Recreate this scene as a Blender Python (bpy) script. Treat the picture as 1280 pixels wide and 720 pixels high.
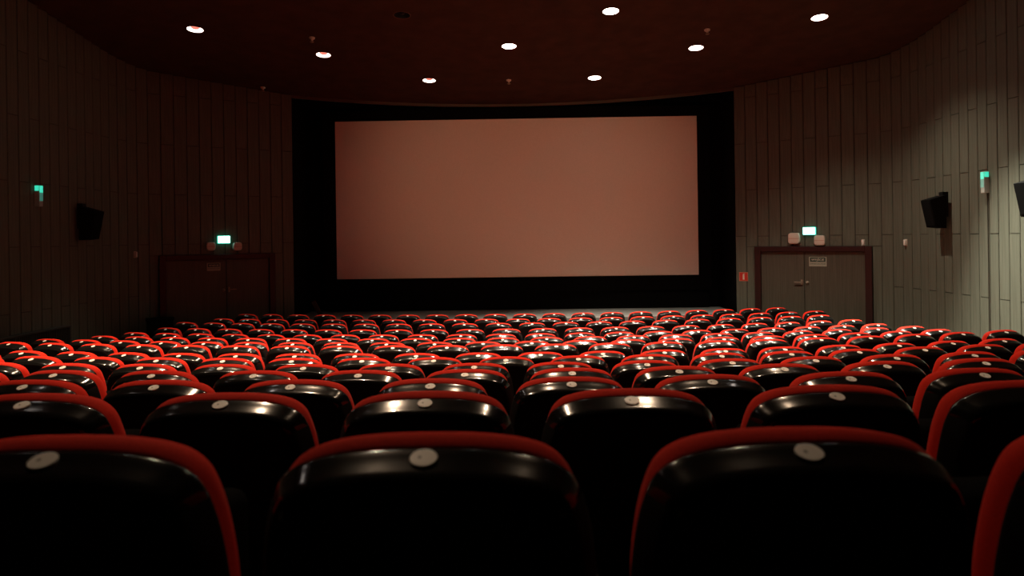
import bpy, bmesh, math, random
from mathutils import Matrix, Vector, Euler

random.seed(7)
scene = bpy.context.scene
for o in list(bpy.data.objects):
    bpy.data.objects.remove(o, do_unlink=True)
COL = scene.collection

# ------------------------------------------------------------------ camera
CAM_X, CAM_Z = 0.3175, 2.341           # eye of somebody sitting in the hall
cd = bpy.data.cameras.new('camera')
cd.sensor_width = 36.0
cd.lens = 907.0 / 1280.0 * 36.0
cd.shift_y = -63.0 / 1280.0
cd.shift_x = 0.87 / 1280.0
cd.clip_start = 0.05
cd.dof.use_dof = True
cd.dof.focus_distance = 8.0
cd.dof.aperture_fstop = 4.0
cam = bpy.data.objects.new('camera', cd)
COL.objects.link(cam)
cam.matrix_world = (Matrix.Translation((CAM_X, 0, CAM_Z)) @ Matrix.Rotation(0.0163, 4, 'Z')
                    @ Matrix.Rotation(math.radians(90), 4, 'X') @ Matrix.Rotation(-0.0138, 4, 'Z'))
scene.camera = cam

# ------------------------------------------------------------------ world, exposure
w = bpy.data.worlds.new('world')
scene.world = w
w.use_nodes = True
w.node_tree.nodes['Background'].inputs[0].default_value = (0, 0, 0, 1)
w.node_tree.nodes['Background'].inputs[1].default_value = 0.0
vs = scene.view_settings
vs.view_transform = 'Standard'
vs.look = 'None'
vs.exposure = 0.0
vs.gamma = 1.0
vs.use_curve_mapping = False

# colour and power (W) of the ceiling lamps; the builder further down hangs them
WARM = (1.0, 0.70, 0.45)
COOL = (1.0, 0.97, 0.80)
NEUTRAL = (1.0, 0.84, 0.66)
LAMP_GAIN = 1.0

# ------------------------------------------------------------------ helpers
def principled(name, col, rough=0.6, **kw):
    m = bpy.data.materials.new(name)
    m.use_nodes = True
    nt = m.node_tree
    b = nt.nodes['Principled BSDF']
    b.inputs['Base Color'].default_value = (*col, 1)
    b.inputs['Roughness'].default_value = rough
    for k, v in kw.items():
        k = k.replace('_', ' ')
        if k in b.inputs:
            b.inputs[k].default_value = v
    return m

def noisy(m, col_a, col_b, scale=(20, 20, 20), bump=0.0, detail=4.0, coords='Object', bscale=None):
    nt = m.node_tree
    b = nt.nodes['Principled BSDF']
    tc = nt.nodes.new('ShaderNodeTexCoord')
    mp = nt.nodes.new('ShaderNodeMapping')
    mp.inputs['Scale'].default_value = scale
    nz = nt.nodes.new('ShaderNodeTexNoise')
    nz.inputs['Scale'].default_value = 1.0
    nz.inputs['Detail'].default_value = detail
    rp = nt.nodes.new('ShaderNodeValToRGB')
    rp.color_ramp.elements[0].position = 0.3
    rp.color_ramp.elements[1].position = 0.7
    rp.color_ramp.elements[0].color = (*col_a, 1)
    rp.color_ramp.elements[1].color = (*col_b, 1)
    nt.links.new(tc.outputs[coords], mp.inputs[0])
    nt.links.new(mp.outputs[0], nz.inputs['Vector'])
    nt.links.new(nz.outputs['Fac'], rp.inputs[0])
    nt.links.new(rp.outputs[0], b.inputs['Base Color'])
    if bump:
        bp = nt.nodes.new('ShaderNodeBump')
        bp.inputs['Strength'].default_value = bump
        bp.inputs['Distance'].default_value = 0.004
        nt.links.new(nz.outputs['Fac'], bp.inputs['Height'])
        nt.links.new(bp.outputs[0], b.inputs['Normal'])
    return m

def emissive(name, col, strength, base=(0.8, 0.8, 0.8)):
    m = principled(name, base, 0.4)
    b = m.node_tree.nodes['Principled BSDF']
    b.inputs['Emission Color'].default_value = (*col, 1)
    b.inputs['Emission Strength'].default_value = strength
    return m

def mesh(name, verts, faces, mat=None, smooth=False):
    me = bpy.data.meshes.new(name)
    me.from_pydata([tuple(v) for v in verts], [], faces)
    me.update()
    bm = bmesh.new(); bm.from_mesh(me)
    bmesh.ops.recalc_face_normals(bm, faces=bm.faces)
    bm.to_mesh(me); bm.free()
    if mat:
        me.materials.append(mat)
    if smooth:
        me.polygons.foreach_set('use_smooth', [True] * len(me.polygons))
    return me

def link(name, data, parent=None, loc=None, rot=None):
    o = bpy.data.objects.new(name, data)
    COL.objects.link(o)
    if parent:
        o.parent = parent
    if loc is not None:
        o.location = loc
    if rot is not None:
        o.rotation_euler = rot
    return o

def tag(o, label, cat, group=None):
    o['label'] = label
    o['category'] = cat
    if group:
        o['group'] = group
    return o

def struct(o):
    o['kind'] = 'structure'
    return o

def box_mesh(name, x0, x1, y0, y1, z0, z1, mat, bevel=0.0, seg=1):
    bm = bmesh.new()
    bmesh.ops.create_cube(bm, size=1.0)
    for v in bm.verts:
        v.co = Vector(((x0 + x1) / 2 + v.co.x * (x1 - x0), (y0 + y1) / 2 + v.co.y * (y1 - y0), (z0 + z1) / 2 + v.co.z * (z1 - z0)))
    if bevel:
        bmesh.ops.bevel(bm, geom=list(bm.edges), offset=bevel, segments=seg, affect='EDGES', profile=0.5)
    me = bpy.data.meshes.new(name)
    bm.to_mesh(me); bm.free()
    me.materials.append(mat)
    if seg > 1:
        me.polygons.foreach_set('use_smooth', [True] * len(me.polygons))
    return me

def lathe_mesh(name, prof, mat, n=28, cap0=False, cap1=False, smooth=True):
    """prof: (radius, z) pairs turned about z"""
    verts, faces = [], []
    for r, z in prof:
        for i in range(n):
            a = 2 * math.pi * i / n
            verts.append((r * math.cos(a), r * math.sin(a), z))
    for k in range(len(prof) - 1):
        for i in range(n):
            j = (i + 1) % n
            faces.append((k * n + i, k * n + j, (k + 1) * n + j, (k + 1) * n + i))
    if cap0:
        faces.append(tuple(range(n)))
    if cap1:
        faces.append(tuple((len(prof) - 1) * n + i for i in range(n)))
    return mesh(name, verts, faces, mat, smooth)

def prism_mesh(name, poly, z0, z1, mat):
    n = len(poly)
    verts = [(x, y, z0) for x, y in poly] + [(x, y, z1) for x, y in poly]
    faces = [tuple(range(n)), tuple(range(n, 2 * n))] + [(i, (i + 1) % n, n + (i + 1) % n, n + i) for i in range(n)]
    return mesh(name, verts, faces, mat)

ORD = ['zeroth', 'first', 'second', 'third', 'fourth', 'fifth', 'sixth', 'seventh', 'eighth', 'ninth', 'tenth', 'eleventh',
       'twelfth', 'thirteenth', 'fourteenth', 'fifteenth', 'sixteenth']

# ------------------------------------------------------------------ materials
M = {}
M['fabric'] = noisy(principled('red_fabric', (0.5, 0.03, 0.015), 0.85, Sheen_Weight=0.08, Specular_IOR_Level=0.15, Sheen_Roughness=0.4),
                    (0.55, 0.013, 0.003), (0.70, 0.020, 0.005), (260, 260, 260), bump=0.15)
M['fabric'].node_tree.nodes['Principled BSDF'].inputs['Sheen Tint'].default_value = (1.0, 0.55, 0.5, 1)
M['shell'] = noisy(principled('black_plastic', (0.006, 0.006, 0.006), 0.16, Specular_IOR_Level=0.4, Coat_Weight=0.35, Coat_Roughness=0.05),
                   (0.005, 0.005, 0.005), (0.008, 0.008, 0.0075), (9, 9, 9), bump=0.03)
M['shell_matte'] = principled('black_textured_plastic', (0.010, 0.010, 0.010), 0.75, Specular_IOR_Level=0.12)
M['tub'] = principled('black_tub_plastic', (0.0025, 0.0025, 0.0025), 0.9, Specular_IOR_Level=0.04)
M['black_metal'] = principled('black_metal', (0.006, 0.006, 0.006), 0.6, Specular_IOR_Level=0.2)
M['black_box'] = principled('black_speaker_paint', (0.005, 0.005, 0.005), 0.9, Specular_IOR_Level=0.1)
M['grille'] = principled('black_speaker_cloth', (0.004, 0.004, 0.004), 0.95, Specular_IOR_Level=0.1)
M['velvet'] = principled('black_masking_cloth', (0.003, 0.003, 0.003), 0.98, Specular_IOR_Level=0.1)
M['board'] = noisy(principled('wall_board', (0.25, 0.2, 0.15), 0.85, Specular_IOR_Level=0.25),
                   (0.115, 0.118, 0.088), (0.155, 0.160, 0.122), (30, 30, 2.5), bump=0.2)
M['backing'] = principled('wall_backing', (0.05, 0.04, 0.03), 0.9)
M['ceiling'] = noisy(principled('ceiling_plaster', (0.2, 0.06, 0.04), 0.9, Specular_IOR_Level=0.2),
                     (0.052, 0.022, 0.013), (0.075, 0.032, 0.019), (3, 3, 3), bump=0.1)
M['carpet'] = noisy(principled('carpet', (0.03, 0.025, 0.025), 0.95), (0.10, 0.072, 0.052), (0.14, 0.10, 0.072), (60, 60, 60))
M['stage'] = noisy(principled('stage_boards', (0.25, 0.25, 0.24), 0.7), (0.18, 0.19, 0.18), (0.25, 0.26, 0.25), (2, 14, 2))
M['screen'] = noisy(principled('screen_cloth', (0.8, 0.66, 0.58), 0.9, Specular_IOR_Level=0.15),
                    (0.80, 0.70, 0.60), (0.85, 0.74, 0.64), (40, 40, 40))
M['cornice'] = principled('cornice_paint', (0.10, 0.08, 0.06), 0.8)
M['door_leaf'] = noisy(principled('door_veneer', (0.16, 0.115, 0.08), 0.6),
                       (0.062, 0.055, 0.038), (0.092, 0.083, 0.058), (70, 70, 1.5), bump=0.2)
M['door_frame'] = principled('dark_maroon_paint', (0.025, 0.005, 0.004), 0.5)
M['brass'] = principled('worn_steel', (0.30, 0.24, 0.18), 0.4)
M['plastic'] = principled('beige_plastic', (0.72, 0.62, 0.52), 0.5)
M['white_plastic'] = principled('white_plastic', (0.8, 0.76, 0.7), 0.45)
M['grey_plastic'] = principled('grey_plastic', (0.45, 0.46, 0.42), 0.5)
M['exit_face'] = emissive('exit_sign_face', (0.72, 1.0, 0.95), 6.0)
M['exit_rim'] = emissive('exit_sign_rim', (0.02, 0.9, 0.62), 0.9, (0.1, 0.6, 0.5))
M['green_glow'] = emissive('green_lamp_glow', (0.05, 0.95, 0.62), 0.75, (0.2, 0.6, 0.5))
M['green_dim'] = emissive('green_lamp_dim', (0.05, 0.8, 0.6), 0.15, (0.3, 0.5, 0.45))
M['sign_red'] = principled('sign_red', (0.62, 0.035, 0.02), 0.5)
M['sign_white'] = principled('sign_cream', (0.75, 0.7, 0.58), 0.5)
M['sign_edge'] = principled('sign_edge', (0.55, 0.25, 0.15), 0.5)
M['sign_plate'] = principled('sign_plate', (0.36, 0.37, 0.29), 0.6)
M['sign_dark'] = principled('sign_dark', (0.02, 0.045, 0.03), 0.6)
M['radiator'] = principled('radiator_paint', (0.03, 0.026, 0.02), 0.7)
M['wood'] = noisy(principled('brown_wood', (0.2, 0.09, 0.05), 0.6), (0.07, 0.03, 0.018), (0.11, 0.05, 0.028), (30, 30, 3))
M['cable'] = principled('dark_cable', (0.07, 0.06, 0.045), 0.6)
M['lamp_trim'] = principled('lamp_trim', (0.10, 0.03, 0.02), 0.5)
M['lamp_dead'] = principled('lamp_unlit', (0.01, 0.01, 0.01), 0.6)
M['reflector_hot'] = emissive('reflector_lit', (1.0, 0.90, 0.82), 6.0)
M['reflector_warm'] = emissive('reflector_lit_warm', (1.0, 0.86, 0.78), 4.0)
M['bulb_white'] = emissive('bulb_bright', (1.0, 0.85, 0.75), 4.0)
M['bulb_pink'] = emissive('bulb_pink', (1.0, 0.24, 0.17), 0.85, (0.3, 0.1, 0.08))

# number plate on every seat: cream oval with one small dark printed mark
def disc_material():
    m = principled('number_plate', (0.9, 0.87, 0.82), 0.35)
    nt = m.node_tree
    tc = nt.nodes.new('ShaderNodeTexCoord')
    mp = nt.nodes.new('ShaderNodeMapping')
    mp.vector_type = 'POINT'
    mp.inputs['Location'].default_value = (1.3, 0.0, 0)
    mp.inputs['Scale'].default_value = (230, 190, 0)
    ln = nt.nodes.new('ShaderNodeVectorMath'); ln.operation = 'LENGTH'
    rp = nt.nodes.new('ShaderNodeValToRGB')
    rp.color_ramp.elements[0].position = 0.45
    rp.color_ramp.elements[0].color = (0.20, 0.18, 0.15, 1)
    rp.color_ramp.elements[1].position = 0.95
    rp.color_ramp.elements[1].color = (0.9, 0.87, 0.82, 1)
    nt.links.new(tc.outputs['Object'], mp.inputs[0])
    nt.links.new(mp.outputs[0], ln.inputs[0])
    nt.links.new(ln.outputs['Value'], rp.inputs[0])
    nt.links.new(rp.outputs[0], nt.nodes['Principled BSDF'].inputs['Base Color'])
    return m
M['disc'] = disc_material()

# ------------------------------------------------------------------ the hall: plan and levels
CX = 0.10                                   # centre line of the hall
R_ARC = 23.95                               # radius of the curved rows
STEP = 0.9108
ROW_H = [1.461, 1.445, 1.413, 1.395, 1.352, 1.279, 1.198, 1.101, 1.038, 0.927, 0.817, 0.693, 0.565, 0.425, 0.298]  # seat tops below the eye
ROW_OFF = [-5.275, -5.397, -5.713, -5.560, -5.616, -5.561, -5.760, -5.519, -4.581, -3.749, -2.811, 0.003, -0.059, 0.045, 0.168]
SEAT_TOP = 0.885
PITCH = 0.56
NROW = len(ROW_H)
ROW_Y = [1.106 + STEP * (NROW - 1 - i) for i in range(NROW)]
ROW_Z = [CAM_Z - h - SEAT_TOP for h in ROW_H]
ROW_Z = [z - ROW_Z[0] for z in ROW_Z] if abs(ROW_Z[0]) > 0.05 else ROW_Z
ROW_Z[0] = max(ROW_Z[0], 0.0)

def floor_level(x, y):
    yy = y - (R_ARC - math.sqrt(max(R_ARC * R_ARC - x * x, 1.0)))
    if yy >= ROW_Y[0]:
        return ROW_Z[0]
    for i in range(NROW - 1):
        a, b = ROW_Y[i + 1], ROW_Y[i]
        if a <= yy <= b:
            t = (yy - a) / (b - a)
            return ROW_Z[i + 1] * (1 - t) + ROW_Z[i] * t
    return ROW_Z[-1] + (ROW_Y[-1] - yy) * 0.14

# floor: ramp that follows the curved rows
xs = [-8.2 + 0.4 * i for i in range(42)]
ys = [-7.2 + 0.3 * i for i in range(84)]
fv = [(x, y, floor_level(x, y)) for y in ys for x in xs]
ff = [(r * len(xs) + c, r * len(xs) + c + 1, (r + 1) * len(xs) + c + 1, (r + 1) * len(xs) + c)
      for r in range(len(ys) - 1) for c in range(len(xs) - 1)]
struct(link('floor', mesh('floor', fv, ff, M['carpet'], True)))

def ceil_z(y):
    return 5.66 + 0.128 * (16.3 - y)

# wall path in plan, from the screen opening outwards, round the corner and back along the side
def wall_path(side):
    p = []
    for k in range(13):
        t = 2.80 * k / 12
        p.append((5.0 + 0.819 * t, 16.4 - 0.573 * t))
    a, b, c = p[-1], (7.70, 14.50), (7.70, 13.35)
    for k in range(1, 13):
        t = k / 12
        p.append(tuple((1 - t) ** 2 * a[i] + 2 * t * (1 - t) * b[i] + t * t * c[i] for i in (0, 1)))
    for k in range(1, 42):
        p.append((7.70, 13.35 - 0.5 * k))
    return [(CX + side * x, y) for x, y in p]

def path_at(path, s):
    """point and outward-from-start tangent at arc length s"""
    acc = 0.0
    for (x0, y0), (x1, y1) in zip(path, path[1:]):
        L = math.hypot(x1 - x0, y1 - y0)
        if acc + L >= s:
            t = (s - acc) / L
            return (x0 + (x1 - x0) * t, y0 + (y1 - y0) * t), ((x1 - x0) / L, (y1 - y0) / L)
        acc += L
    return path[-1], (0, -1)

DOOR_S0, DOOR_S1, DOOR_TOP = 0.44, 2.79, 2.07

board_unit = None
def board_mesh():
    """one board, 1 m tall unit, x = width, y = out of the wall, chamfered front edges"""
    w2, d, c = 0.1165, 0.022, 0.006
    prof = [(-w2, 0), (-w2, d - c), (-w2 + c, d), (w2 - c, d), (w2, d - c), (w2, 0)]
    n = len(prof)
    v = [(x, y, 0) for x, y in prof] + [(x, y, 1) for x, y in prof]
    f = [tuple(range(n)), tuple(range(n, 2 * n))] + [(i, (i + 1) % n, n + (i + 1) % n, n + i) for i in range(n)]
    return mesh('board', v, f, M['board'])
board_unit = board_mesh()

def build_wall(side, name):
    path = wall_path(side)
    inn = []
    for i, (x, y) in enumerate(path):
        a = path[max(i - 1, 0)]; b = path[min(i + 1, len(path) - 1)]
        tx, ty = b[0] - a[0], b[1] - a[1]
        L = math.hypot(tx, ty)
        nx, ny = (ty / L, -tx / L) if side > 0 else (-ty / L, tx / L)     # points into the hall
        inn.append((x, y, nx, ny))
    verts, faces = [], []
    for x, y, nx, ny in inn:
        zc = ceil_z(y) + 0.1
        for off in (0.0, -0.16):
            verts += [(x + nx * off, y + ny * off, -0.1), (x + nx * off, y + ny * off, zc)]
    for i in range(len(inn) - 1):
        a, b = 4 * i, 4 * (i + 1)
        faces += [(a, b, b + 1, a + 1), (a + 2, a + 3, b + 3, b + 2), (a + 1, b + 1, b + 3, a + 3)]
    faces += [(0, 1, 3, 2)]
    wall = struct(link(name, mesh(name, verts, faces, M['backing'])))
    # boards: columns 0.245 wide, joints staggered every other column
    col_w, s, c = 0.2475, 0.0, 0
    while s < 12.1:
        (x, y), (tx, ty) = path_at(path, s + col_w / 2)
        nx, ny = (ty, -tx) if side > 0 else (-ty, tx)
        z0 = max(floor_level(x, y), 0.0)
        z_low, stub = z0, None
        if s + col_w > DOOR_S0 and s < DOOR_S1:
            z0 = DOOR_TOP
            if s < DOOR_S0 - 0.03:
                stub = (s, DOOR_S0)
            elif s + col_w > DOOR_S1 + 0.03:
                stub = (DOOR_S1, s + col_w)
        z1 = ceil_z(y) - 0.01
        first = 5.39 if c % 2 else 4.36
        cuts = [z0] + [z for z in (first - 2.06 * k for k in range(4)) if z0 + 0.06 < z < z1 - 0.06][::-1] + [z1]
        rz = math.atan2(-ty, -tx) if side > 0 else math.atan2(ty, tx)
        if side > 0:
            rz = math.atan2(ty, tx) + math.pi
        # local +y must point into the hall
        ly = Vector((-math.sin(rz), math.cos(rz)))
        if ly.x * nx + ly.y * ny < 0:
            rz += math.pi
        for a, b in zip(cuts, cuts[1:]):
            o = link('board', board_unit, wall, (x + nx * random.uniform(0, 0.003), y + ny * random.uniform(0, 0.003), a + 0.004), (0, 0, rz))
            o.scale = (1, 1, b - a - 0.012)
        if stub:
            (x, y), _ = path_at(path, (stub[0] + stub[1]) / 2)
            o = link('board', board_unit, wall, (x, y, z_low + 0.004), (0, 0, rz))
            o.scale = ((stub[1] - stub[0] - 0.012) / 0.233, 1, z0 - z_low - 0.012)
        s += col_w
        c += 1
    return wall, path

wall_right, path_r = build_wall(1, 'wall_right')
wall_left, path_l = build_wall(-1, 'wall_left')
struct(link('wall_back', box_mesh('wall_back', CX - 7.9, CX + 7.9, -7.3, -7.1, 0.0, 8.8, M['backing'])))

# ceiling: one sloping plane, rounded front edge, open round holes for the downlights
LAMPS = [  # row from the screen, x from the centre line, y, kind, watts, beam in degrees
    (1, -1.76, 15.60, 'pink', 70, 60), (1, 1.80, 15.62, 'white', 700, 62),
    (2, -3.62, 14.06, 'pink', 400, 60), (2, 0.0, 13.80, 'white', 1400, 72), (2, 3.60, 14.05, 'white', 1300, 90),
    (3, -5.55, 12.78, 'pink', 300, 55), (3, -1.80, 12.36, 'dead', 0, 0), (3, 1.76, 12.36, 'white', 1900, 95), (3, 5.45, 12.77, 'white', 550, 120),
    (4, -6.30, 10.90, 'dead', 0, 0), (4, -3.55, 10.80, 'white', 900, 65), (4, 0.0, 10.55, 'white', 1500, 80), (4, 3.55, 10.80, 'white', 1000, 80), (4, 6.20, 11.40, 'cool', 6000, 58),
    (5, -5.40, 9.45, 'warm', 1000, 60), (5, -1.78, 8.95, 'warm', 1300, 70), (5, 1.78, 8.95, 'warm', 1100, 70), (5, 4.60, 9.10, 'warm', 300, 60),
    (6, -3.55, 7.45, 'warm', 1500, 70), (6, 0.0, 7.20, 'warm', 800, 80), (6, 3.55, 7.45, 'warm', 450, 80),
    (7, -5.40, 6.10, 'warm', 1300, 70), (7, -1.78, 5.60, 'warm', 600, 100), (7, 1.78, 5.60, 'warm', 300, 100),
]
HOLE = 0.137
bm = bmesh.new()
edges = []
def loop(pts):
    vs_ = [bm.verts.new((x, y, ceil_z(y))) for x, y in pts]
    for a, b in zip(vs_, vs_[1:] + vs_[:1]):
        edges.append(bm.edges.new((a, b)))
front = []
for k in range(25):
    u = -1 + 2 * k / 24
    front.append((CX + 5.05 * u, 16.42 + 0.93 * (1 - u * u)))
outer = front + [(x + 0.04, y) for x, y in path_r[1:] if y > -7.0] + [(CX + 7.74, -7.0), (CX - 7.74, -7.0)] + [(x - 0.04, y) for x, y in path_l[1:] if y > -7.0][::-1]
loop(outer)
for (row, lx, ly, kind, pw, beam) in LAMPS:
    loop([(CX + lx + HOLE * math.cos(2 * math.pi * i / 28), ly + HOLE * math.sin(2 * math.pi * i / 28)) for i in range(28)])
bmesh.ops.triangle_fill(bm, use_beauty=True, use_dissolve=False, edges=edges, normal=(0, 0, -1))
cme = bpy.data.meshes.new('ceiling')
bm.to_mesh(cme); bm.free()
cme.materials.append(M['ceiling'])
struct(link('ceiling', cme))
# slab above so that nothing leaks through the holes
struct(link('ceiling_slab', mesh('ceiling_slab', [(CX - 8.1, 17.9, ceil_z(17.9) + 0.5), (CX + 8.1, 17.9, ceil_z(17.9) + 0.5),
                                               (CX + 8.1, -7.3, ceil_z(-7.3) + 0.5), (CX - 8.1, -7.3, ceil_z(-7.3) + 0.5)], [(0, 1, 2, 3)], M['backing'])))
# lip along the rounded front edge of the ceiling
tv, tf = [], []
for k, (x, y) in enumerate(front):
    z = ceil_z(y)
    tv += [(x, y - 0.03, z - 0.055), (x, y - 0.03, z + 0.02), (x, y + 0.05, z + 0.02), (x, y + 0.05, z - 0.055)]
for k in range(len(front) - 1):
    a, b = 4 * k, 4 * k + 4
    tf += [(a + i, a + (i + 1) % 4, b + (i + 1) % 4, b + i) for i in range(4)]
struct(link('trim_1', mesh('trim_1', tv, tf, M['cornice'])))

# screen recess: black masking all round
RX0, RX1 = CX - 5.0, CX + 5.0
struct(link('wall_front', box_mesh('wall_front', RX0 - 0.2, RX1 + 0.2, 17.45, 17.6, 0.0, 6.3, M['velvet'])))
for nm, sx in (('wall_recess_left', -1), ('wall_recess_right', 1)):
    x = CX + sx * 5.0
    struct(link(nm, box_mesh(nm, min(x, x + sx * 0.12), max(x, x + sx * 0.12), 16.46, 17.45, 0.0, 5.95, M['velvet'])))
struct(link('ceiling_recess', box_mesh('ceiling_recess', RX0 - 0.1, RX1 + 0.1, 16.42, 17.45, 5.80, 5.9, M['velvet'])))

# stage in front of the screen
st = []
for k in range(21):
    u = -1 + 2 * k / 20
    st.append((CX + 4.9 * u, 15.95 - 0.62 * (1 - u * u)))
st += [(CX + 4.9, 17.44), (CX - 4.9, 17.44)]
stage = struct(link('stage', prism_mesh('stage', st, 0.0, 0.62, M['stage'])))

# cinema screen: cloth in a slim black frame
sc = link('cinema_screen', None, loc=(0.163, 17.30, 0.62))
tag(sc, 'wide blank cinema screen in black masking above the stage', 'screen')
z0, z1, hx = 1.40 - 0.62, 5.17 - 0.62, 4.31
link('screen_cloth', box_mesh('screen_cloth', -hx, hx, -0.01, 0.01, z0, z1, M['screen']), sc)
bord = bmesh.new()
fr = [(-hx - 0.3, hx + 0.3, z1, z1 + 0.25), (-hx - 0.3, hx + 0.3, z0 - 0.35, z0), (-hx - 0.3, -hx, z0, z1), (hx, hx + 0.3, z0, z1)]
for (a, b, c, d) in fr:
    link('masking', box_mesh('masking', a, b, -0.03, 0.012, c, d, M['velvet']), sc)
link('masking_skirt', box_mesh('masking_skirt', -hx - 0.25, hx + 0.25, 0.02, 0.06, 0.0, z0 - 0.35, M['velvet']), sc)

# ------------------------------------------------------------------ seats
def catmull(pts, n):
    out = []
    P = [pts[0]] + list(pts) + [pts[-1]]
    for i in range(1, len(P) - 2):
        for k in range(n):
            t = k / n
            q = []
            for a in (0, 1):
                p0, p1, p2, p3 = P[i - 1][a], P[i][a], P[i + 1][a], P[i + 2][a]
                q.append(0.5 * (2 * p1 + (p2 - p0) * t + (2 * p0 - 5 * p1 + 4 * p2 - p3) * t * t + (3 * p1 - p0 - 3 * p2 + p3) * t ** 3))
            out.append(tuple(q))
    out.append(pts[-1])
    return out

HALF = [(0.226, 0.33), (0.242, 0.44), (0.252, 0.55), (0.256, 0.65), (0.252, 0.715), (0.244, 0.768), (0.230, 0.815), (0.212, 0.843), (0.182, 0.8635), (0.135, 0.8765), (0.07, 0.8835), (0.0, 0.885)]
right = catmull(HALF, 3)
OUT = right + [(-x, z) for x, z in right[-2::-1]]
NOUT = len(OUT)

def inset(dt, ds):
    """outline pulled in by dt where it faces up and by ds where it faces sideways"""
    res = []
    for i, (x, z) in enumerate(OUT):
        a = OUT[max(i - 1, 0)]; b = OUT[min(i + 1, NOUT - 1)]
        tx, tz = b[0] - a[0], b[1] - a[1]
        L = math.hypot(tx, tz)
        nx, nz = -tz / L, tx / L
        d = dt * nz * nz + ds * nx * nx
        res.append((x + nx * d, z + nz * d))
    return res

LEAN = 0.14
Y_TOP = 0.111 - LEAN * (0.885 - 0.45)
def lean(x, y, z):
    return (x, y - LEAN * (z - 0.45) - Y_TOP, z)

def rings_mesh(name, rings, mat, close_first=True, close_last=True):
    v, f = [], []
    for (y, dt, ds) in rings:
        v += [lean(x, y, z) for x, z in inset(dt, ds)]
    for k in range(len(rings) - 1):
        for i in range(NOUT - 1):
            f.append((k * NOUT + i, k * NOUT + i + 1, (k + 1) * NOUT + i + 1, (k + 1) * NOUT + i))
    # close the bottom edge
    def strip(base):
        # quads between mirrored points
        for i in range(NOUT // 2):
            j = NOUT - 1 - i
            a, b = base + i, base + i + 1
            c, d2 = base + j - 1, base + j
            if b == c:
                f.append((a, b, d2))
            else:
                f.append((a, b, c, d2))
    if close_first:
        strip(0)
    if close_last:
        strip((len(rings) - 1) * NOUT)
    return mesh(name, v, f, mat, True)

shell_me = rings_mesh('back_shell', [(0.000, 0.074, 0.073), (0.000, 0.063, 0.060), (0.002, 0.055, 0.050), (0.006, 0.046, 0.040), (0.012, 0.0390, 0.031),
                                     (0.020, 0.0340, 0.024), (0.030, 0.0305, 0.019), (0.046, 0.0255, 0.013), (0.062, 0.0195, 0.007), (0.074, 0.0145, 0.003),
                                     (0.080, 0.0130, 0.0015), (0.082, 0.0150, 0.004), (0.082, 0.025, 0.016)], M['shell'], True, False)
pad_me = rings_mesh('back_pad', [(0.080, 0.025, 0.018), (0.0808, 0.0138, 0.0105), (0.083, 0.0115, 0.0095), (0.0895, 0.0073, 0.009), (0.097, 0.0035, 0.009),
                                 (0.105, 0.0008, 0.009), (0.114, 0.0, 0.009), (0.138, 0.004, 0.012), (0.150, 0.012, 0.018), (0.158, 0.024, 0.027), (0.162, 0.045, 0.045)],
                    M['fabric'], False, True)
shell_me.materials.append(M['shell_matte'])
for k, p in enumerate(shell_me.polygons):
    low = k < 12 * (NOUT - 1) and OUT[k % (NOUT - 1)][1] < 0.812 and OUT[k % (NOUT - 1) + 1][1] < 0.812
    if k < 3 * (NOUT - 1) or k >= 12 * (NOUT - 1) or low:
        p.material_index = 1

# number plate
disc_me = lathe_mesh('number_disc', [(0.0195, 0.0), (0.0205, 0.0006), (0.0205, 0.0022), (0.0198, 0.003)], M['disc'], 24, True, True, False)
dl = lean(0, 0.054, 0.885 - 0.0225)
DISC_LOC = (0, dl[1], dl[2] + 0.0006)
DISC_ROT = (math.radians(19.0), 0, 0)

# tipped-up cushion: red upholstery turned to the back, black tub turned to the screen
cushion_me = box_mesh('seat_cushion', -0.165, 0.165, 0.128, 0.158, 0.36, 0.69, M['fabric'], 0.012, 2)
pan_me = box_mesh('cushion_pan', -0.18, 0.18, 0.155, 0.275, 0.335, 0.72, M['tub'], 0.03, 3)
hinge_me = box_mesh('hinge_bar', -0.245, 0.245, 0.17, 0.23, 0.29, 0.33, M['black_metal'], 0.008)

def armrest_at(x):
    bm = bmesh.new()
    bmesh.ops.create_cube(bm, size=1.0)
    for v in bm.verts:
        v.co = Vector((x + v.co.x * 0.034, 0.19 + v.co.y * 0.32, 0.485 + v.co.z * 0.03 + (0.012 if v.co.y > 0 else 0)))
    bmesh.ops.bevel(bm, geom=list(bm.edges), offset=0.012, segments=2, affect='EDGES', profile=0.5)
    me = bpy.data.meshes.new('armrest')
    bm.to_mesh(me); bm.free()
    me.materials.append(M['black_metal'])
    me.polygons.foreach_set('use_smooth', [True] * len(me.polygons))
    return me
def leg_at(x):
    bm = bmesh.new()
    for (a, b, c, d, e, f_) in ((-0.013, 0.013, 0.10, 0.24, 0.03, 0.472), (-0.017, 0.017, 0.12, 0.20, 0.0, 0.03)):
        r = bmesh.ops.create_cube(bm, size=1.0)
        for v in r['verts']:
            v.co = Vector((x + (a + b) / 2 + v.co.x * (b - a), (c + d) / 2 + v.co.y * (d - c), (e + f_) / 2 + v.co.z * (f_ - e)))
    me = bpy.data.meshes.new('leg')
    bm.to_mesh(me); bm.free()
    me.materials.append(M['black_metal'])
    return me
arm_r, leg_r = armrest_at(0.28), leg_at(0.28)
arm_l, leg_l = armrest_at(-0.28), leg_at(-0.28)
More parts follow.
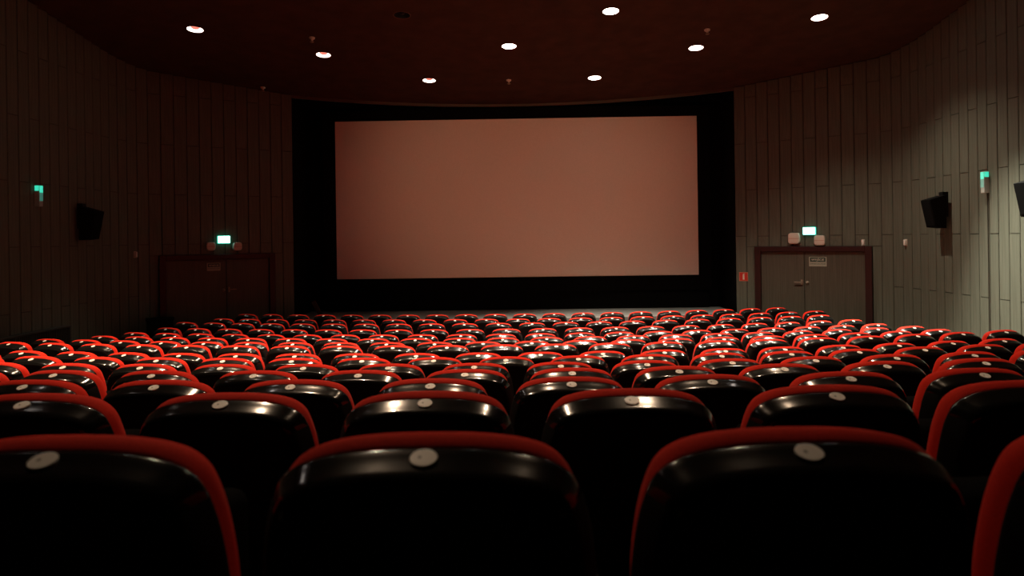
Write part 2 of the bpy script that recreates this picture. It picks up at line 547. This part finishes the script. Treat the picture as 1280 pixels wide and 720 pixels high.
# moulded cross ribs low on the shell
def rib(z):
    n, v, f = 7, [], []
    hw = 0.150
    for i in range(n):
        x = -hw + 2 * hw * i / (n - 1)
        zz = z + 0.004 * math.cos(math.pi * x / hw / 2)
        for (yy, dz) in ((0.004, -0.004), (-0.005, 0.0), (0.004, 0.004)):
            v.append(lean(x, yy, zz + dz))
    for i in range(n - 1):
        a, b = 3 * i, 3 * i + 3
        f += [(a, a + 1, b + 1, b), (a + 1, a + 2, b + 2, b + 1), (a + 2, a, b, b + 2)]
    f += [(0, 1, 2), (3 * n - 3, 3 * n - 2, 3 * n - 1)]
    return mesh('back_rib', v, f, M['shell'])
rib_mes = [rib(z) for z in (0.60, 0.555, 0.47, 0.41)]

# first seat with all its parts, then copies
proto = link('cinema_chair', None)
P_shell = link('back_shell', shell_me, proto)
P_disc = link('number_disc', disc_me, P_shell, DISC_LOC, DISC_ROT)
P_disc['label'] = 'round cream number plate'
P_parts = [link('back_pad', pad_me, proto), link('seat_cushion', cushion_me, proto), link('cushion_pan', pan_me, proto),
           link('hinge_bar', hinge_me, proto), link('armrest', arm_r, proto), link('leg', leg_r, proto)]
P_shell['label'] = 'glossy black plastic back shell'
P_parts[0]['label'] = 'red upholstered back pad'
used = [False]

def copy_to(o, parent):
    c = o.copy()
    COL.objects.link(c)
    c.parent = parent
    return c

def place_seat(x, y, z, rz, label, first, ribs):
    if not used[0]:
        used[0] = True
        s, sh = proto, P_shell
    else:
        s = proto.copy(); COL.objects.link(s)
        sh = copy_to(P_shell, s)
        copy_to(P_disc, sh)
        for p in P_parts:
            copy_to(p, s)
    s.location = (x, y, z)
    s.rotation_euler = (0, 0, rz)
    if first:
        link('armrest', arm_l, s); link('leg', leg_l, s)
    if ribs:
        for rm in rib_mes:
            link('back_rib', rm, sh)
    tag(s, label, 'chair', 'cinema chairs in curved rows')
    return s

yaw = 0.0163
nseat = 0
for i in range(NROW):
    Y = ROW_Y[i]
    if i <= 7:
        arcs = [ROW_OFF[i] + PITCH * k for k in range(20 if i == 0 else 21)]
        arcs = [a for a in arcs]
    else:
        n0 = int(math.floor((5.95 + ROW_OFF[i]) / PITCH))
        arcs = [ROW_OFF[i] + PITCH * k for k in range(-n0, 24) if -5.95 <= ROW_OFF[i] + PITCH * k <= 5.95]
    keep = []
    for a in arcs:
        ph = a / R_ARC
        x, y = R_ARC * math.sin(ph), Y + R_ARC * (1 - math.cos(ph))
        dx = x - CAM_X
        xc = dx * math.cos(yaw) + y * math.sin(yaw)
        d = -dx * math.sin(yaw) + y * math.cos(yaw)
        if abs(xc / d) * 907 < 640 + (1.15 if i < 9 else 3.2) * 907 * PITCH / d:
            keep.append((a, x, y, ph))
    pos = [a for a in arcs if a >= 0.10]
    neg = [a for a in arcs if a < 0.10][::-1]
    row_word = ORD[i + 1]
    for q, (a, x, y, ph) in enumerate(keep):
        if a >= 0.10:
            k, wallw = pos.index(a) + 1, 'lit'
        else:
            k, wallw = neg.index(a) + 1, 'dark'
        label = 'black-backed red cinema chair, %s row from screen, %s from centre toward the %s wall' % (row_word, ORD[k], wallw)
        place_seat(x, y, ROW_Z[i], ph, label, q == 0, i >= NROW - 3)
        nseat += 1
print('seats', nseat)

# ------------------------------------------------------------------ ceiling downlights
tilt = math.atan(-0.128)
trim_me = lathe_mesh('trim_ring', [(0.137, 0.015), (0.137, -0.003), (0.148, -0.006), (0.153, -0.002), (0.153, 0.002)], M['lamp_trim'])
ref_prof = [(0.136, 0.0), (0.130, 0.03), (0.120, 0.075), (0.085, 0.12), (0.05, 0.14)]
ref_me = {k: lathe_mesh('reflector', ref_prof, M[m], 28, False, True) for k, m in (('white', 'reflector_hot'), ('cool', 'reflector_hot'), ('warm', 'reflector_warm'), ('pink', 'reflector_warm'), ('dead', 'lamp_dead'))}
bulb_prof = [(0.018, 0.135), (0.022, 0.10), (0.045, 0.065), (0.052, 0.04), (0.040, 0.02), (0.012, 0.010)]
bulb_me = {k: lathe_mesh('bulb', [(r * (1.55 if k == 'pink' else 1.0), z) for r, z in bulb_prof], M[m], 16, True, True) for k, m in (('white', 'bulb_white'), ('cool', 'bulb_white'), ('warm', 'bulb_white'), ('pink', 'bulb_pink'), ('dead', 'lamp_dead'))}
rows = {}
for (row, lx, ly, kind, pw, beam) in LAMPS:
    rows.setdefault(row, []).append(lx)
for (row, lx, ly, kind, pw, beam) in LAMPS:
    t = link('ceiling_downlight', None, loc=(CX + lx, ly, ceil_z(ly)), rot=(tilt, 0, 0))
    link('trim_ring', trim_me, t)
    link('reflector', ref_me[kind], t)
    link('bulb', bulb_me[kind], t)
    n = sorted(rows[row]).index(lx) + 1
    look = {'white': 'round ceiling downlight glowing white', 'cool': 'round ceiling downlight glowing cool white',
            'warm': 'round ceiling downlight glowing warm white', 'pink': 'round ceiling downlight glowing pinkish', 'dead': 'dark unlit round ceiling downlight'}[kind]
    tag(t, '%s, %s lamp row from screen, %s from dark wall' % (look, ORD[row], ORD[n]), 'ceiling light', 'recessed ceiling downlights')
    if pw:
        ld = bpy.data.lights.new('downlight_lamp', 'SPOT')
        ld.energy = pw * LAMP_GAIN
        ld.color = {'cool': COOL, 'warm': WARM}.get(kind, NEUTRAL)
        ld.spot_size = math.radians(beam)
        ld.spot_blend = 1.0
        ld.shadow_soft_size = 0.06
        lo = link('downlight_lamp', ld, t, (0, 0, -0.02), (0, 0, 0))

# added fill: unseen spot and its housing on the back wall brighten the screen
fill_obj = link('screen_fill', None, loc=(CX, -7.08, 5.30))
link('fill_housing', box_mesh('fill_housing', -0.30, 0.30, 0.0, 0.28, -0.20, 0.20, M['black_box'], 0.02), fill_obj)
link('fill_barrel', lathe_mesh('fill_barrel', [(0.10, 0.0), (0.10, 0.16), (0.085, 0.17), (0.085, 0.10)], M['black_metal'], 24, True, True), fill_obj, (0, 0.28, 0), (math.radians(-90), 0, 0))
tag(fill_obj, 'added unseen fill light in a black housing on the back wall', 'screen_fill')
ld = bpy.data.lights.new('fill_spot', 'SPOT')
ld.energy = 2250
ld.color = (1.0, 0.50, 0.28)
ld.spot_size = math.radians(24)
ld.spot_blend = 0.9
ld.shadow_soft_size = 0.05
lo = link('fill_spot', ld, fill_obj, (0, 0.55, 0))
lo.rotation_euler = (Vector((0.5, 17.3, 3.75)) - Vector((CX, -6.53, 5.30))).to_track_quat('-Z', 'Y').to_euler()

# small sprinkler heads / detectors under the ceiling
spr_body = lathe_mesh('sprinkler_plate', [(0.055, 0.0), (0.05, -0.02), (0.022, -0.03), (0.020, -0.055)], M['white_plastic'], 16, False, True)
spr_tip = lathe_mesh('sprinkler_tip', [(0.010, -0.055), (0.010, -0.075), (0.035, -0.080), (0.035, -0.086)], M['brass'], 16, False, True)
for (x, y, lab) in ((-3.497, 13.226, 'small ceiling sprinkler head beside a pinkish downlight, second lamp row'),
                    (3.701, 13.194, 'small ceiling sprinkler head on the lit wall side of the ceiling'),
                    (0.055, 15.656, 'small ceiling sprinkler head over the stage, between two downlights'),
                    (-5.35, 15.85, 'small pale ceiling sprinkler head beside the dark board wall')):
    t = link('sprinkler_head', None, loc=(x, y, ceil_z(y)), rot=(tilt, 0, 0))
    link('sprinkler_plate', spr_body, t)
    link('sprinkler_tip', spr_tip, t)
    tag(t, lab, 'sprinkler', 'sprinkler heads on the ceiling')

# ------------------------------------------------------------------ doors in the slanting walls
def slant(side):
    """frame of the slanting wall: x = along it away from the screen, y = into the hall, z up"""
    o = Vector((CX + side * 5.0, 16.4, 0))
    u = Vector((side * 0.8194, -0.5732, 0)).normalized()
    n = Vector((u.y, -u.x, 0)) if side > 0 else Vector((-u.y, u.x, 0))
    m = Matrix(((u.x, n.x, 0, o.x), (u.y, n.y, 0, o.y), (0, 0, 1, 0), (0, 0, 0, 1)))
    return m

def on_slant(side, name, t, z, off=0.0):
    o = link(name, None)
    o.matrix_world = slant(side) @ Matrix.Translation((t, off, z))
    return o

def flip_fix(me, side):
    if side < 0 or True:
        bm_ = bmesh.new(); bm_.from_mesh(me)
        bmesh.ops.recalc_face_normals(bm_, faces=bm_.faces)
        bm_.to_mesh(me); bm_.free()
    return me

def text_mesh(txt, size, mat, mirror=False):
    c = bpy.data.curves.new('lettering', 'FONT')
    c.body = txt
    c.size = size
    c.align_x = 'CENTER'
    c.align_y = 'CENTER'
    c.extrude = 0.0006
    c.resolution_u = 3
    o = bpy.data.objects.new('tmp_text', c)
    COL.objects.link(o)
    dg = bpy.context.evaluated_depsgraph_get()
    me = bpy.data.meshes.new_from_object(o.evaluated_get(dg))
    bpy.data.objects.remove(o, do_unlink=True)
    me.materials.clear()
    me.materials.append(mat)
    me.name = 'lettering'
    return me

def rot_frame(side, t, z, off):
    """frame for flat signs: x to the reader's right, y up, z out of the wall"""
    w_ = slant(side)
    n = Vector((w_[0][1], w_[1][1], 0))
    up = Vector((0, 0, 1))
    r = up.cross(n)
    p = w_ @ Vector((t, off, z))
    return Matrix(((r.x, up.x, n.x, p.x), (r.y, up.y, n.y, p.y), (r.z, up.z, n.z, p.z), (0, 0, 0, 1)))

for side, nm in ((1, 'door_1'), (-1, 'door_2')):
    d = on_slant(side, nm, 0.0, 0.0)
    struct(d)
    s0, s1, top = DOOR_S0, DOOR_S1, DOOR_TOP
    fw = 0.13
    link('door_jamb', box_mesh('door_jamb', s0, s0 + fw, 0.0, 0.10, 0.0, top, M['door_frame'], 0.006), d)
    link('door_jamb', box_mesh('door_jamb', s1 - fw, s1, 0.0, 0.10, 0.0, top, M['door_frame'], 0.006), d)
    link('door_head', box_mesh('door_head', s0 + fw, s1 - fw, 0.0, 0.10, top - 0.11, top, M['door_frame'], 0.006), d)
    seam = 1.475
    l1 = link('door_leaf', box_mesh('door_leaf', s0 + fw + 0.004, seam - 0.005, 0.005, 0.05, 0.012, top - 0.114, M['door_leaf'], 0.003), d)
    l2 = link('door_leaf', box_mesh('door_leaf', seam + 0.005, s1 - fw - 0.004, 0.005, 0.05, 0.012, top - 0.114, M['door_leaf'], 0.003), d)
    # lever on the narrow leaf, round lock on the wide one
    bmh = bmesh.new()
    for (a, b, c_, d_, e, f_) in ((seam - 0.075, seam - 0.035, 0.05, 0.058, 1.25, 1.36), (seam - 0.065, seam - 0.045, 0.058, 0.10, 1.30, 1.32), (seam - 0.20, seam - 0.045, 0.085, 0.10, 1.30, 1.318)):
        r = bmesh.ops.create_cube(bmh, size=1.0)
        for v in r['verts']:
            v.co = Vector(((a + b) / 2 + v.co.x * (b - a), (c_ + d_) / 2 + v.co.y * (d_ - c_), (e + f_) / 2 + v.co.z * (f_ - e)))
    hm = bpy.data.meshes.new('door_handle'); bmh.to_mesh(hm); bmh.free(); hm.materials.append(M['brass'])
    link('door_handle', hm, l1)
    kn = lathe_mesh('door_lock', [(0.036, 0.0), (0.036, 0.008), (0.022, 0.012), (0.02, 0.03), (0.012, 0.034)], M['brass'], 18, True, True)
    link('door_lock', kn, l2, (seam + 0.06, 0.05, 1.302), (math.radians(-90), 0, 0))

    # sign fixed to the wide leaf
    ts, zs, sw, sh = (1.748, 1.747, 0.35, 0.20) if side > 0 else (1.729, 1.805, 0.27, 0.165)
    sg = link('door_sign', None)
    sg.matrix_world = rot_frame(side, ts, zs, 0.051)
    k = sw / 0.35
    link('sign_plate', box_mesh('sign_plate', -sw / 2, sw / 2, -sh / 2, sh / 2, 0, 0.004, M['sign_plate']), sg)
    link('sign_band', box_mesh('sign_band', -sw * 0.44, sw * 0.44, -0.005 * k, sh * 0.43, 0.004, 0.0052, M['sign_dark']), sg)
    a = link('lettering', text_mesh('WYJŚCIE', 0.064 * k, M['sign_white']), sg, (0, 0.037 * k, 0.0058))
    b_ = link('lettering', text_mesh('EWAKUACYJNE', 0.044 * k, M['sign_dark']), sg, (0, -0.048 * k, 0.0052))
    tag(sg, ('emergency exit sign with dark band on the brighter door' if side > 0 else 'dim emergency exit sign on the door in the dark wall'), 'sign', 'door signs')

    # lit exit sign over the door
    te, ze = (1.589, 2.394) if side > 0 else (1.518, 2.383)
    ex = link('exit_sign', None)
    ex.matrix_world = rot_frame(side, te, ze, 0.03)
    link('sign_housing', box_mesh('sign_housing', -0.13, 0.13, -0.083, 0.083, 0.0, 0.045, M['exit_rim'], 0.006), ex)
    link('sign_face', box_mesh('sign_face', -0.118, 0.118, -0.07, 0.072, 0.045, 0.05, M['exit_face']), ex)
    tag(ex, ('glowing exit sign box over the brighter door beside the red fire sign' if side > 0 else 'glowing exit sign box over the door in the dark wall'), 'exit sign', 'lit exit signs')

    # two beige rounded lamps either side of it
    spots = ((1.285, 2.240, 0.235), (1.80, 2.193, 0.215)) if side > 0 else ((1.788, 2.242, 0.18), (1.247, 2.232, 0.18))
    for q, (tt, zz, ww) in enumerate(spots):
        e = link('emergency_lamp', None)
        e.matrix_world = rot_frame(side, tt, zz, 0.03)
        h2 = ww / 2
        bmx = bmesh.new()
        bmesh.ops.create_cube(bmx, size=1.0)
        for v in bmx.verts:
            v.co = Vector((v.co.x * ww, v.co.y * ww, 0.05 + v.co.z * 0.10))
        vert_e = [ed for ed in bmx.edges if abs(ed.verts[0].co.z - ed.verts[1].co.z) > 0.05]
        bmesh.ops.bevel(bmx, geom=vert_e, offset=0.055, segments=5, affect='EDGES', profile=0.5)
        top_e = [ed for ed in bmx.edges if ed.verts[0].co.z > 0.09 and ed.verts[1].co.z > 0.09]
        bmesh.ops.bevel(bmx, geom=top_e, offset=0.02, segments=2, affect='EDGES', profile=0.5)
        me = bpy.data.meshes.new('lamp_body'); bmx.to_mesh(me); bmx.free(); me.materials.append(M['plastic'])
        me.polygons.foreach_set('use_smooth', [True] * len(me.polygons))
        link('lamp_body', me, e)
        link('seam_line', box_mesh('seam_line', -h2 * 0.9, h2 * 0.9, -0.006, 0.003, 0.095, 0.1015, M['sign_edge']), e)
        inner = (q == 0) == (side > 0)
        where = ('nearer the screen' if (q == 0 and side > 0) or (q == 1 and side < 0) else 'farther from the screen')
        tag(e, 'beige rounded box lamp by exit sign over %s door, %s' % ('brighter' if side > 0 else 'darker', where), 'lamp', 'beige lamps beside the exit signs')

# fire equipment sign by the brighter door
fs = link('fire_sign', None)
fs.matrix_world = rot_frame(1, 0.172, 1.398, 0.024)
link('sign_plate', box_mesh('sign_plate', -0.10, 0.10, -0.10, 0.10, 0, 0.004, M['sign_edge']), fs)
link('sign_field', box_mesh('sign_field', -0.088, 0.088, -0.088, 0.088, 0.004, 0.0052, M['sign_red']), fs)
ext = [(-0.018, -0.065), (0.020, -0.065), (0.020, 0.03), (0.012, 0.042), (0.012, 0.052), (0.028, 0.060), (0.024, 0.070), (-0.004, 0.066), (-0.012, 0.060), (-0.012, 0.042), (-0.018, 0.03)]
link('extinguisher_symbol', prism_mesh('extinguisher_symbol', ext, 0.0052, 0.0062, M['sign_white']), fs)
tag(fs, 'square red fire extinguisher sign with white symbol beside the brighter door', 'sign')

# ------------------------------------------------------------------ wall speakers
def speaker(side, y, z0, z1, label):
    """wedge cabinet hung on the side wall; front leans over the seats"""
    X = CX + side * (7.70 - 0.022)
    t = link('wall_speaker', None, loc=(X, y, z0), rot=(0, 0, 0 if side > 0 else math.pi))
    # local: -x into the hall (side>0), y along the wall
    h = z1 - z0
    def px(yy0, yy1, prof):
        n = len(prof)
        v = [(x, yy0, z) for x, z in prof] + [(x, yy1, z) for x, z in prof]
        f = [tuple(range(n)), tuple(range(n, 2 * n))] + [(i, (i + 1) % n, n + (i + 1) % n, n + i) for i in range(n)]
        return v, f
    v, f = px(-0.15, 0.15, [(-0.09, 0.0), (-0.27, 0.02), (-0.37, h - 0.08), (-0.09, h)])
    link('cabinet', mesh('cabinet', v, f, M['black_box']), t)
    v, f = px(-0.135, 0.135, [(-0.272, 0.05), (-0.285, 0.05), (-0.375, h - 0.11), (-0.362, h - 0.11)])
    link('front_grille', mesh('front_grille', v, f, M['grille']), t)
    link('bracket', box_mesh('bracket', -0.10, 0.0, -0.06, 0.06, h * 0.35, h + 0.06, M['black_metal'], 0.004), t)
    tag(t, label, 'speaker', 'surround speakers on the side walls')
speaker(1, 12.90, 2.40, 2.98, 'black wedge wall speaker on the lit wall, nearer the screen')
speaker(1, 10.45, 2.52, 3.10, 'black wedge wall speaker on the lit wall, farther from the screen')
speaker(-1, 12.78, 2.40, 2.99, 'black wedge wall speaker on the dark wall, nearer the screen')
speaker(-1, 10.15, 2.52, 3.09, 'black wedge wall speaker on the dark wall, farther from the screen')

# ------------------------------------------------------------------ upright green lamps on the side walls
for side, y, lab in ((1, 11.76, 'narrow upright grey box with green glow on the lit wall'), (-1, 11.65, 'narrow upright grey box with green glow on the dark wall')):
    X = CX + side * (7.70 - 0.022)
    t = link('wall_light', None, loc=(X, y, 2.95), rot=(0, 0, 0 if side > 0 else math.pi))
    ys_ = -1 if side > 0 else 1          # the face that looks down the hall
    link('lamp_body', box_mesh('lamp_body', -0.085, 0.0, -0.045, 0.045, 0.0, 0.345, M['grey_plastic'], 0.006), t)
    y0, y1 = sorted((ys_ * 0.045, ys_ * 0.049))
    link('green_panel', box_mesh('green_panel', -0.08, -0.012, y0, y1, 0.255, 0.338, M['green_glow']), t)
    link('green_panel', box_mesh('green_panel', -0.089, -0.085, -0.04, 0.04, 0.225, 0.338, M['green_glow']), t)
    link('green_strip', box_mesh('green_strip', -0.089, -0.085, -0.04, 0.04, 0.09, 0.225, M['green_dim']), t)
    tag(t, lab, 'wall light', 'green wall lights')
# cable from the green lamp on the lit wall down to the floor
cz = floor_level(7.7, 11.76)
cb = link('wall_cable', None, loc=(CX + 7.70 - 0.03, 11.74, cz))
for dy in (-0.02, 0.02):
    link('cable', box_mesh('cable', -0.004, 0.004, dy - 0.004, dy + 0.004, 0.0, 2.95 - cz, M['cable']), cb)
tag(cb, 'thin double cable running down the lit wall below the green light', 'cable')

# small white wall fittings
fit_me = box_mesh('fitting_body', -0.025, 0.025, 0.0, 0.05, -0.055, 0.055, M['white_plastic'], 0.012, 2)
fit_base = box_mesh('fitting_base', -0.032, 0.032, -0.004, 0.006, -0.065, 0.065, M['plastic'], 0.004)
for side, s, z, lab in ((1, 2.62, 2.14, 'tiny pale wall fitting just above the frame of the brighter door'),
                        (1, 3.56, 2.143, 'small white wall fitting between the brighter door and a speaker'),
                        (-1, 3.30, 2.105, 'small white wall fitting on the dark boards beside the door')):
    path = path_r if side > 0 else path_l
    (x, y), (tx, ty) = path_at(path, s)
    n = Vector((ty, -tx, 0)) if side > 0 else Vector((-ty, tx, 0))
    t = link('wall_fitting', None)
    x_ax = Vector((n.y, -n.x, 0))
    t.matrix_world = Matrix(((x_ax.x, n.x, 0, x + n.x * 0.027), (x_ax.y, n.y, 0, y + n.y * 0.027), (0, 0, 1, z), (0, 0, 0, 1)))
    link('fitting_body', fit_me, t)
    link('fitting_base', fit_base, t)
    tag(t, lab, 'wall fitting', 'small wall fittings')

# ------------------------------------------------------------------ things on the floor
# black cabinet between the dark wall and its door
bx = link('equipment_cabinet', None, loc=(-6.92, 14.30, floor_level(-6.92, 14.3)), rot=(0, 0, math.radians(28)))
link('cabinet_body', box_mesh('cabinet_body', -0.24, 0.24, -0.18, 0.18, 0.10, 0.80, M['black_box'], 0.01), bx)
link('cabinet_top', box_mesh('cabinet_top', -0.255, 0.255, -0.195, 0.195, 0.80, 0.83, M['black_box'], 0.006), bx)
for sx in (-1, 1):
    for sy in (-1, 1):
        link('leg', box_mesh('leg', sx * 0.21 - 0.02, sx * 0.21 + 0.02, sy * 0.15 - 0.02, sy * 0.15 + 0.02, 0.0, 0.10, M['black_metal']), bx)
tag(bx, 'black equipment cabinet standing beside the door in the dark wall', 'cabinet')

# ribbed radiator cover along the dark wall
ry0, ry1 = 9.6, 12.15
rz0 = floor_level(-7.4, 12.0)
rd = link('radiator_cover', None, loc=(-7.40, ry0, 0.0))
zt0, zt1 = 0.99, 0.93
zb = max(floor_level(-7.4, ry0), floor_level(-7.4, ry1))
zb0 = floor_level(-7.4, ry0)
L = ry1 - ry0
link('top_rail', box_mesh('top_rail', -0.06, 0.06, 0.0, L, 0.93, 0.965, M['radiator'], 0.006), rd)
link('bottom_rail', box_mesh('bottom_rail', -0.05, 0.05, 0.0, L, zb0, zb0 + 0.08, M['radiator'], 0.006), rd)
for yy in (0.0, L - 0.05):
    link('end_post', box_mesh('end_post', -0.055, 0.055, yy, yy + 0.05, zb0, 0.93, M['radiator'], 0.004), rd)
sv, sf = [], []
nsl = 56
for k in range(nsl):
    y = 0.07 + (L - 0.14) * k / (nsl - 1)
    b = len(sv)
    sv += [(x, y + dy, z) for z in (zb0 + 0.08, 0.93) for x, dy in ((0.01, -0.011), (0.045, -0.011), (0.045, 0.011), (0.01, 0.011))]
    sf += [(b + i, b + (i + 1) % 4, b + 4 + (i + 1) % 4, b + 4 + i) for i in range(4)]
sl = link('rib_grille', mesh('rib_grille', sv, sf, M['radiator']), rd)
sl['kind'] = 'stuff'
tag(rd, 'low dark ribbed radiator cover along the dark board wall', 'radiator')

# short wooden board leaning at the dark end of the stage
wb = link('leaning_board', None, loc=(-4.36, 16.6, 0.62), rot=(0, math.radians(-27), 0))
link('plank', box_mesh('plank', -0.05, 0.05, -0.012, 0.012, 0.025, 0.36, M['wood'], 0.006), wb)
link('foot_cleat', box_mesh('foot_cleat', -0.055, 0.055, -0.05, 0.05, 0.005, 0.03, M['wood'], 0.004), wb)
tag(wb, 'short brown wooden board tilted on the stage at its dark end', 'board')

bpy.context.view_layer.update()
